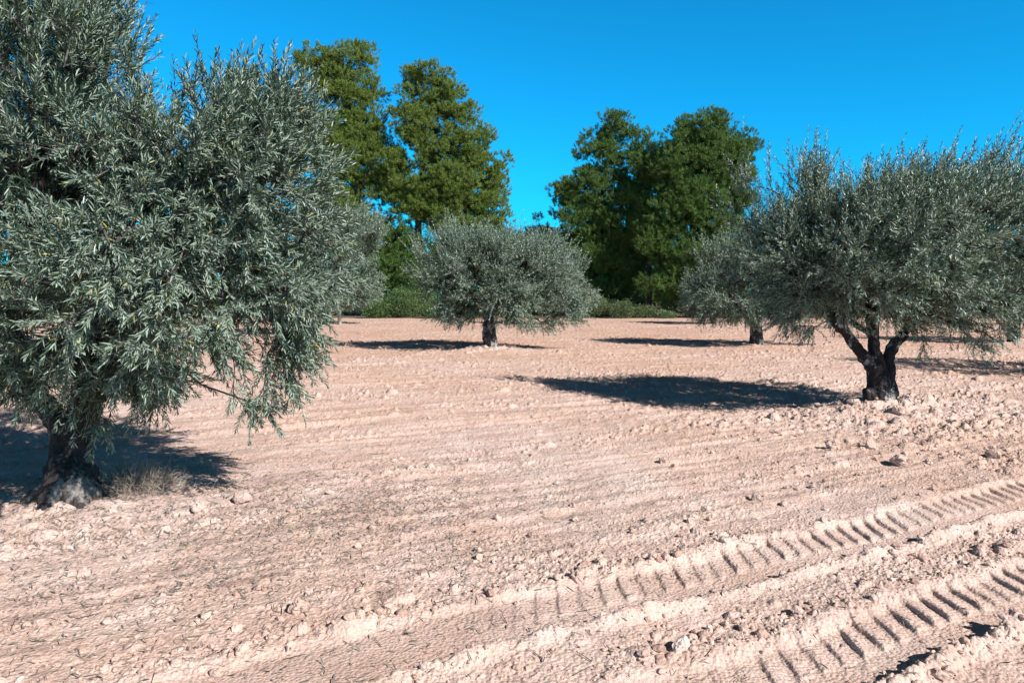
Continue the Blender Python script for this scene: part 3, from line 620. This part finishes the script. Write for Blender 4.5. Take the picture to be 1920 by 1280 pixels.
small_olive('far olive tree peeking out behind the right side of the middle olive', T7,
    [[[(0, 0, -.1), (0, 0, .9), (.3, 0, 1.6)], [.18, .15, .08]]],
    [lobe(1045, 535, 42, 58, 40, 1.8), lobe(1074, 500, 42, 22, 22, .8), lobe(1010, 540, 42, 40, 40, 1.2), lobe(1100, 560, 42, 22, 24, .9)], 560, 7, 27, .12, .03, .07, M_bark2, .04, .03)
small_olive('low far olive tree showing left of the spreading dark olive', T8,
    [[[(0, 0, -.1), (-.1, 0, .5), (-.5, 0, 1.2)], [.16, .13, .07]], [[(0, 0, .4), (.3, 0, 1.3)], [.1, .06]]],
    [lobe(1325, 555, 42.5, 42, 34, 1.6), lobe(1300, 545, 42.5, 20, 30, .9), lobe(1360, 540, 42.5, 45, 40, 1.2)], 540, 7, 28, .12, .03, .07, M_bark2, .04, .03)
small_olive('olive tree seen under the right edge of the three-stemmed crown', T9,
    [[[(0, 0, -.1), (0, 0, .7), (.3, 0, 1.5)], [.22, .18, .09]], [[(0, 0, .6), (-.5, 0, 1.5)], [.13, .07]]],
    [lobe(1900, 550, 26, 95, 48, 2.0), lobe(1955, 545, 26, 60, 48, 1.4), lobe(1845, 535, 26, 50, 40, 1.1)], 700, 7, 29, .085, .02, .045, M_bark2, .04, .03)
small_olive('olive tree beyond the right edge of the view, only its long ground shadow clearly seen', T10,
    [[[(0, 0, -.1), (0, 0, .7), (.4, 0, 1.5)], [.22, .18, .09]], [[(0, 0, .6), (-.5, 0, 1.5)], [.13, .07]]],
    [(13.1, 14.4, 2.2, 2.1, 2.0, 1.2), (12.3, 14.2, 2.2, 1.3, 1.3, .9), (13.6, 14.8, 2.6, 1.4, 1.4, 1.0)], 520, 6, 30, .075, .017, .036)
small_olive('farthest olive tree at the right edge of the view', T11,
    [[[(0, 0, -.1), (0, 0, .9), (.3, 0, 1.6)], [.18, .15, .08]]],
    [lobe(1915, 550, 42, 60, 42, 1.8), lobe(1880, 560, 42, 30, 30, 1.2)], 420, 7, 31, .12, .03, .07, M_bark2, .04, .03)

gd = B0(1555, 617); ge = MB(); gz0 = gz(gd[0], gd[1])
for k in range(10): pass
tubes(ge, np.array([[0, 0, -.05]]), np.array([[0.01, 0, .55]]), [.045], [.04], 10); tubes(ge, np.array([[0.01, 0, .55]]), np.array([[0.011, 0, .58]]), [.043], [.036], 10)
mg, _n, _b, _o = mat('guard_plastic'); _b.inputs['Base Color'].default_value = (.55, .66, .56, 1)
go2 = ge.build('tree_guard', [mg]); go2.location = (gd[0], gd[1], gz0); go2['label'] = 'slim pale plastic tree guard standing left of the three-stemmed trunk, far back'; go2['category'] = 'tree guard'

# ------------------------------------------------------------------ pines
def needle_crown(parent, base, lobes, nball, tufts, seed, m, size=.17, ballr=(.8, 1.5), roots=None, tipr=.012, bark=M_pbark, up=.75, wid=.105, balldens=26, trunkc=True):
    rng = np.random.default_rng(seed); lobes = [tuple(np.array(l[:3]) - base) + tuple(l[3:]) for l in lobes]
    c = in_lobes(rng, lobes, nball, .35); br = ballr[0] + (ballr[1] - ballr[0]) * rng.random(nball) ** 1.4
    NP, par, tips = grow(roots, c, .8, rng, 0.0, .15)
    w = weights(par, tips, len(NP)); rad = tipr * np.maximum(w, 1) ** .5
    bm = MB(); idx = np.arange(len(NP))[par >= 0]; ra = np.minimum(rad[par[idx]], rad[idx] * 1.3)
    tubes(bm, NP[par[idx]], NP[idx], ra, rad[idx], 5)
    RT = np.array(roots); tubes(bm, RT[:-1], RT[1:], np.full(len(RT) - 1, .03), np.full(len(RT) - 1, .03), 5)
    # shoots over the upper and outer side of every ball, thin below
    nS = (balldens * br ** 2).astype(int) + 8; I = np.repeat(np.arange(nball), nS); n = len(I)
    d = nrm(rng.normal(size=(n, 3)) + [0, 0, .45]); rr = (.45 + .85 * rng.random(n)) ** .5
    sq = np.array([1, 1, .72]); P = c[I] + d * (br[I] * rr)[:, None] * sq
    keep = vn3(P[:, 0] * 1.5, P[:, 1] * 1.5, P[:, 2] * 1.5, seed) > -.22; P, d, I = P[keep], d[keep], I[keep]; n = len(P)
    
    J = np.repeat(np.arange(n), tufts); m_ = len(J); dd = nrm(d[J] * .55 + rng.normal(0, .62, (m_, 3)) + [0, 0, up])
    crown = MB(); PP = P[J] - nrm(d[J] + [0, 0, .6]) * (rng.random(m_) * .26)[:, None]
    hue = np.clip(.5 + .35 * (rng.random(nball) - .5)[I][J] + .45 * (rng.random(m_) - .5), 0.01, .97)
    blades(crown, PP, dd, rng.normal(size=(m_, 3)), size * (.6 + .8 * rng.random(m_)), size * wid * (.6 + .8 * rng.random(m_)), 1, rng, 0, .1, hue)
    co = crown.build('crown', [m], parent); bm.build('branches', [bark], co)
def pine(label, base, lobes, nball, tufts, seed, m, trunk, group, size=.23, ballr=(.55, 1.05), up=1.0, balldens=40):
    nball = int(nball * 3.0); tufts = 34
    o = empty('pine_tree', (base[0], base[1], gz(base[0], base[1]) - .1), label, 'pine tree', group); b = np.array(o.location)
    path = [np.array(p, float) - b if i else np.array([0, 0, -.2]) for i, p in enumerate(trunk[0])]
    trunk_mesh('trunk', [[path, trunk[1]]], M_pbark, o, .07, .04, seed)
    rts = []
    for i in range(1, len(path)): rts += [path[i], (path[i] + path[i - 1]) / 2] if i > 1 else [path[i]]
    needle_crown(o, b, lobes, nball, tufts, seed, m, size, ballr, rts, up=up, balldens=balldens)
def plobes(d, lst): return [lobe(px, py, d + (l[0] if l else 0), rx, ry, (rx + ry) / 2 * d / F * (l[1] if len(l) > 1 else 1.0)) for px, py, rx, ry, *l in lst]
GL, GR = 'pines of the left clump', 'pines of the right clump'
D = 60; gb = lambda px, d: np.array([(px - 960) / F * d, d, 0.0])
pine('tallest pine of the left clump with tiered plume-like top', gb(668, D),
     plobes(D, [(652, 118, 48, 38), (590, 130, 34, 40), (705, 165, 20, 24), (640, 185, 52, 34), (605, 235, 45, 34), (680, 240, 36, 34), (640, 290, 62, 36), (705, 300, 36, 34), (625, 360, 44, 36), (715, 365, 28, 30), (680, 410, 52, 28), (620, 430, 50, 40), (705, 260, 22, 34), (670, 330, 40, 26), (650, 460, 60, 30), (730, 320, 24, 40)]),
     200, 9, 41, M_pineA, ([gb(668, D), at(672, 480, D), at(668, 330, D), at(655, 220, D), at(645, 120, D)], [.38, .30, .24, .18, .08]), GL)
pine('broad yellow-green pine of the left clump with airy rounded top', gb(800, D - 1),
     plobes(D - 1, [(800, 165, 48, 40), (770, 225, 38, 44), (855, 200, 30, 32), (820, 380, 70, 40), (740, 330, 24, 50), (820, 255, 56, 44), (880, 270, 42, 44), (795, 325, 46, 42), (860, 345, 66, 46), (925, 330, 28, 54), (840, 405, 62, 32), (908, 395, 44, 42), (760, 375, 26, 34), (880, 430, 60, 28)]),
     190, 9, 42, M_pineA, ([gb(800, D - 1), at(790, 500, D - 1), at(782, 420, D - 1), at(795, 300, D - 1), at(805, 180, D - 1)], [.36, .32, .28, .2, .08]), GL)
D = 56
pine('dark left-hand pine of the right clump with low wing toward the gap', gb(1110, D + 3),
     plobes(D + 3, [(1150, 245, 38, 28), (1130, 290, 48, 38), (1185, 290, 30, 40), (1052, 355, 24, 30), (1090, 350, 40, 34), (1130, 355, 60, 40), (1095, 410, 52, 36), (1150, 420, 70, 50), (1060, 400, 24, 24), (1110, 470, 60, 40), (1160, 490, 66, 44), (1080, 480, 40, 40), (1120, 540, 60, 30)]),
     150, 9, 43, M_pineB, ([gb(1110, D + 3), at(1112, 540, D + 3), at(1118, 440, D + 3), at(1135, 340, D + 3), at(1150, 240, D + 3)], [.34, .30, .26, .18, .08]), GR)
pine('tallest pine of the right clump with domed sunlit crown', gb(1300, D - 1),
     plobes(D - 1, [(1328, 245, 44, 32), (1285, 262, 32, 34), (1385, 280, 28, 34), (1335, 300, 64, 44), (1270, 320, 38, 50), (1310, 370, 70, 44), (1385, 350, 28, 50), (1260, 400, 56, 44), (1340, 430, 60, 46), (1240, 450, 44, 34), (1300, 490, 66, 38), (1250, 530, 48, 28), (1330, 540, 60, 34)]),
     210, 9, 44, M_pineB, ([gb(1300, D - 1), at(1298, 520, D - 1), at(1300, 420, D - 1), at(1315, 320, D - 1), at(1325, 240, D - 1)], [.36, .32, .28, .2, .08]), GR)
pine('slim spired pine between the two big crowns of the right clump', gb(1218, D + 1),
     plobes(D + 1, [(1216, 275, 14, 24), (1218, 315, 26, 36), (1212, 370, 34, 40), (1225, 430, 40, 40)]),
     48, 9, 45, M_pineB, ([gb(1218, D + 1), at(1218, 480, D + 1), at(1216, 360, D + 1), at(1216, 270, D + 1)], [.2, .17, .12, .05]), GR)
pine('small shaded pine at the left foot of the right clump', gb(1020, D + 8),
     plobes(D + 8, [(1003, 415, 10, 12), (1015, 445, 20, 20), (1040, 475, 32, 34), (1035, 530, 44, 34), (1070, 445, 24, 16)]),
     60, 9, 46, M_pineB, ([gb(1020, D + 8), at(1022, 540, D + 8), at(1012, 430, D + 8)], [.2, .15, .05]), GR)
pine('low pine top just above the middle olive in the gap', gb(975, D + 10),
     plobes(D + 10, [(985, 448, 16, 14), (960, 470, 30, 28), (985, 510, 45, 40), (925, 500, 40, 40)]),
     60, 9, 47, M_pineB, ([gb(975, D + 10), at(975, 520, D + 10), at(980, 450, D + 10)], [.2, .15, .05]), GL)
pine('deep green young pine filling the space under the left clump', gb(745, D + 3),
     plobes(D + 3, [(745, 445, 40, 36), (700, 470, 50, 40), (730, 510, 50, 50), (775, 520, 50, 40), (800, 470, 40, 30)]),
     70, 9, 48, M_pineB, ([gb(745, D + 3), at(745, 540, D + 3), at(745, 450, D + 3)], [.2, .15, .05]), GL)
pine('shaded pine standing behind the foot of the right clump', gb(1180, D + 9),
     plobes(D + 9, [(1180, 480, 80, 50), (1130, 530, 60, 40), (1220, 540, 60, 40)]),
     70, 8, 49, M_pineB, ([gb(1180, D + 9), at(1180, 540, D + 9), at(1180, 450, D + 9)], [.25, .2, .1]), GR)

# ------------------------------------------------------------------ shrubs along the field edge
def shrub(label, px, py, w, h, depth, seed, m, ncl, leaf=.11, group='shrubs along the far field edge', tall=1.0):
    b = np.array([(px - 960) / F * depth, depth, 0.0]); k = depth / F
    o = empty('shrub', (b[0], b[1], gz(b[0], b[1])), label, 'shrub', group); rng = np.random.default_rng(seed)
    hh = HC + (555 - py) * k; rx = w * k / 2
    lobes = [(b[0], b[1], hh * .42, rx * .8, rx * .55, hh * .5)] + [(b[0] + rx * rng.uniform(-.65, .65), b[1] + rng.uniform(-.4, .4), hh * rng.uniform(.3, .62), rx * .40, rx * .42, hh * rng.uniform(.25, .48)) for _ in range(6)]
    bb = np.array(o.location); lb = [tuple(np.array(l[:3]) - bb) + tuple(l[3:]) for l in lobes]
    pts = in_lobes(rng, lb, ncl, .55); pts = pts[pts[:, 2] > .03]
    NP, par, tips = grow([[rx * q, 0, 0.02] for q in (-.5, -.2, 0, .25, .5)], pts, .3, rng)
    w_ = weights(par, tips, len(NP)); rad = .006 * np.maximum(w_, 1) ** .45; ix = np.arange(len(NP))[par >= 0]
    bm = MB(); tubes(bm, NP[par[ix]], NP[ix], np.minimum(rad[par[ix]], rad[ix] * 1.3), rad[ix], 4)
    RT = NP[:5]; tubes(bm, RT[:-1], RT[1:], np.full(4, .008), np.full(4, .008), 4)
    T = np.repeat(tips, 26); n = len(T); off = rng.normal(0, .13, (n, 3)); P = NP[T] + off; cr = MB()
    blades(cr, P, nrm(off + [0, 0, .12 * tall] + rng.normal(0, .08, (n, 3))), rng.normal(size=(n, 3)) + [0, -.3, .8], leaf * (.6 + .8 * rng.random(n)), leaf * .42 * (.6 + .8 * rng.random(n)), 1, rng)
    f = cr.build('foliage', [m], o); bm.build('stems', [M_pbark], o)
SH = [('dark green bush at the field edge right of the small pale-trunked olive', 708, 556, 70, 48, 53.9, M_shrub, 300), ('tallest bright green bush at the field edge left of the middle olive', 752, 541, 84, 48, 54.4, M_shrub, 420), ('bush half hidden behind the left side of the middle olive', 818, 560, 70, 45, 53.6, M_shrub, 260),
      ('grey-green scrub bush right beside the middle olive crown at the field edge', 1122, 552, 62, 40, 54.4, M_scrub, 300), ('tallest grey-green scrub bush below the dark pines', 1163, 566, 46, 38, 53.4, M_scrub, 200), ('low yellowish scrub bush below the dark pines', 1203, 575, 50, 28, 54.0, M_scrub, 160), ('smallest scrub bush at the right end of the scrub row', 1250, 586, 36, 18, 53.3, M_scrub, 90),
      ('tall shaded bush behind the bushes under the left pines', 785, 485, 90, 100, 57, M_shrub, 420), ('shaded bush behind the middle olive', 900, 540, 120, 60, 56.5, M_shrub, 300), ('dark bush under the right pine crowns', 1275, 532, 80, 60, 56.5, M_shrub, 300), ('second dark bush under the right pines, left of the other', 1180, 530, 100, 60, 60, M_shrub, 260)]
for i, (lab, px, py, w, h, d, m, nn) in enumerate(SH): shrub(lab, px, py, w, h, d, 60 + i, m, nn, group='scrub bushes' if m is M_scrub else 'shrubs along the far field edge')

# far-off woodland that reads as one mass beyond the field, low behind the trees
rng = np.random.default_rng(77); n = 1300; xw = rng.uniform(-65, 78, 2 * n); yw = rng.uniform(66, 76, 2 * n)
zt = 2.6 + 2.2 * vn2(xw * .22, xw * 0 + 1, 5) + 1.0 * rng.random(2 * n); cw = np.stack([xw, yw, zt * rng.random(2 * n) ** .6], 1); J = np.repeat(np.arange(2 * n), 45); dw = nrm(rng.normal(size=(len(J), 3)) + [0, 0, .3])
wm = MB(); blades(wm, cw[J] + dw * .8, nrm(dw + [0, 0, .6]), rng.normal(size=(len(J), 3)), .30 * (.6 + .8 * rng.random(len(J))), .13 * np.ones(len(J)), 1, rng, 0, .1, np.clip(.5 + .4 * (rng.random(2 * n)[J] - .5) + .4 * (rng.random(len(J)) - .5), 0, .97))
wo_ = wm.build('woodland', [M_pineB]); wo_['kind'] = 'stuff'; wo_['label'] = 'low far-off dark green woodland beyond the field'; wo_['category'] = 'woodland'
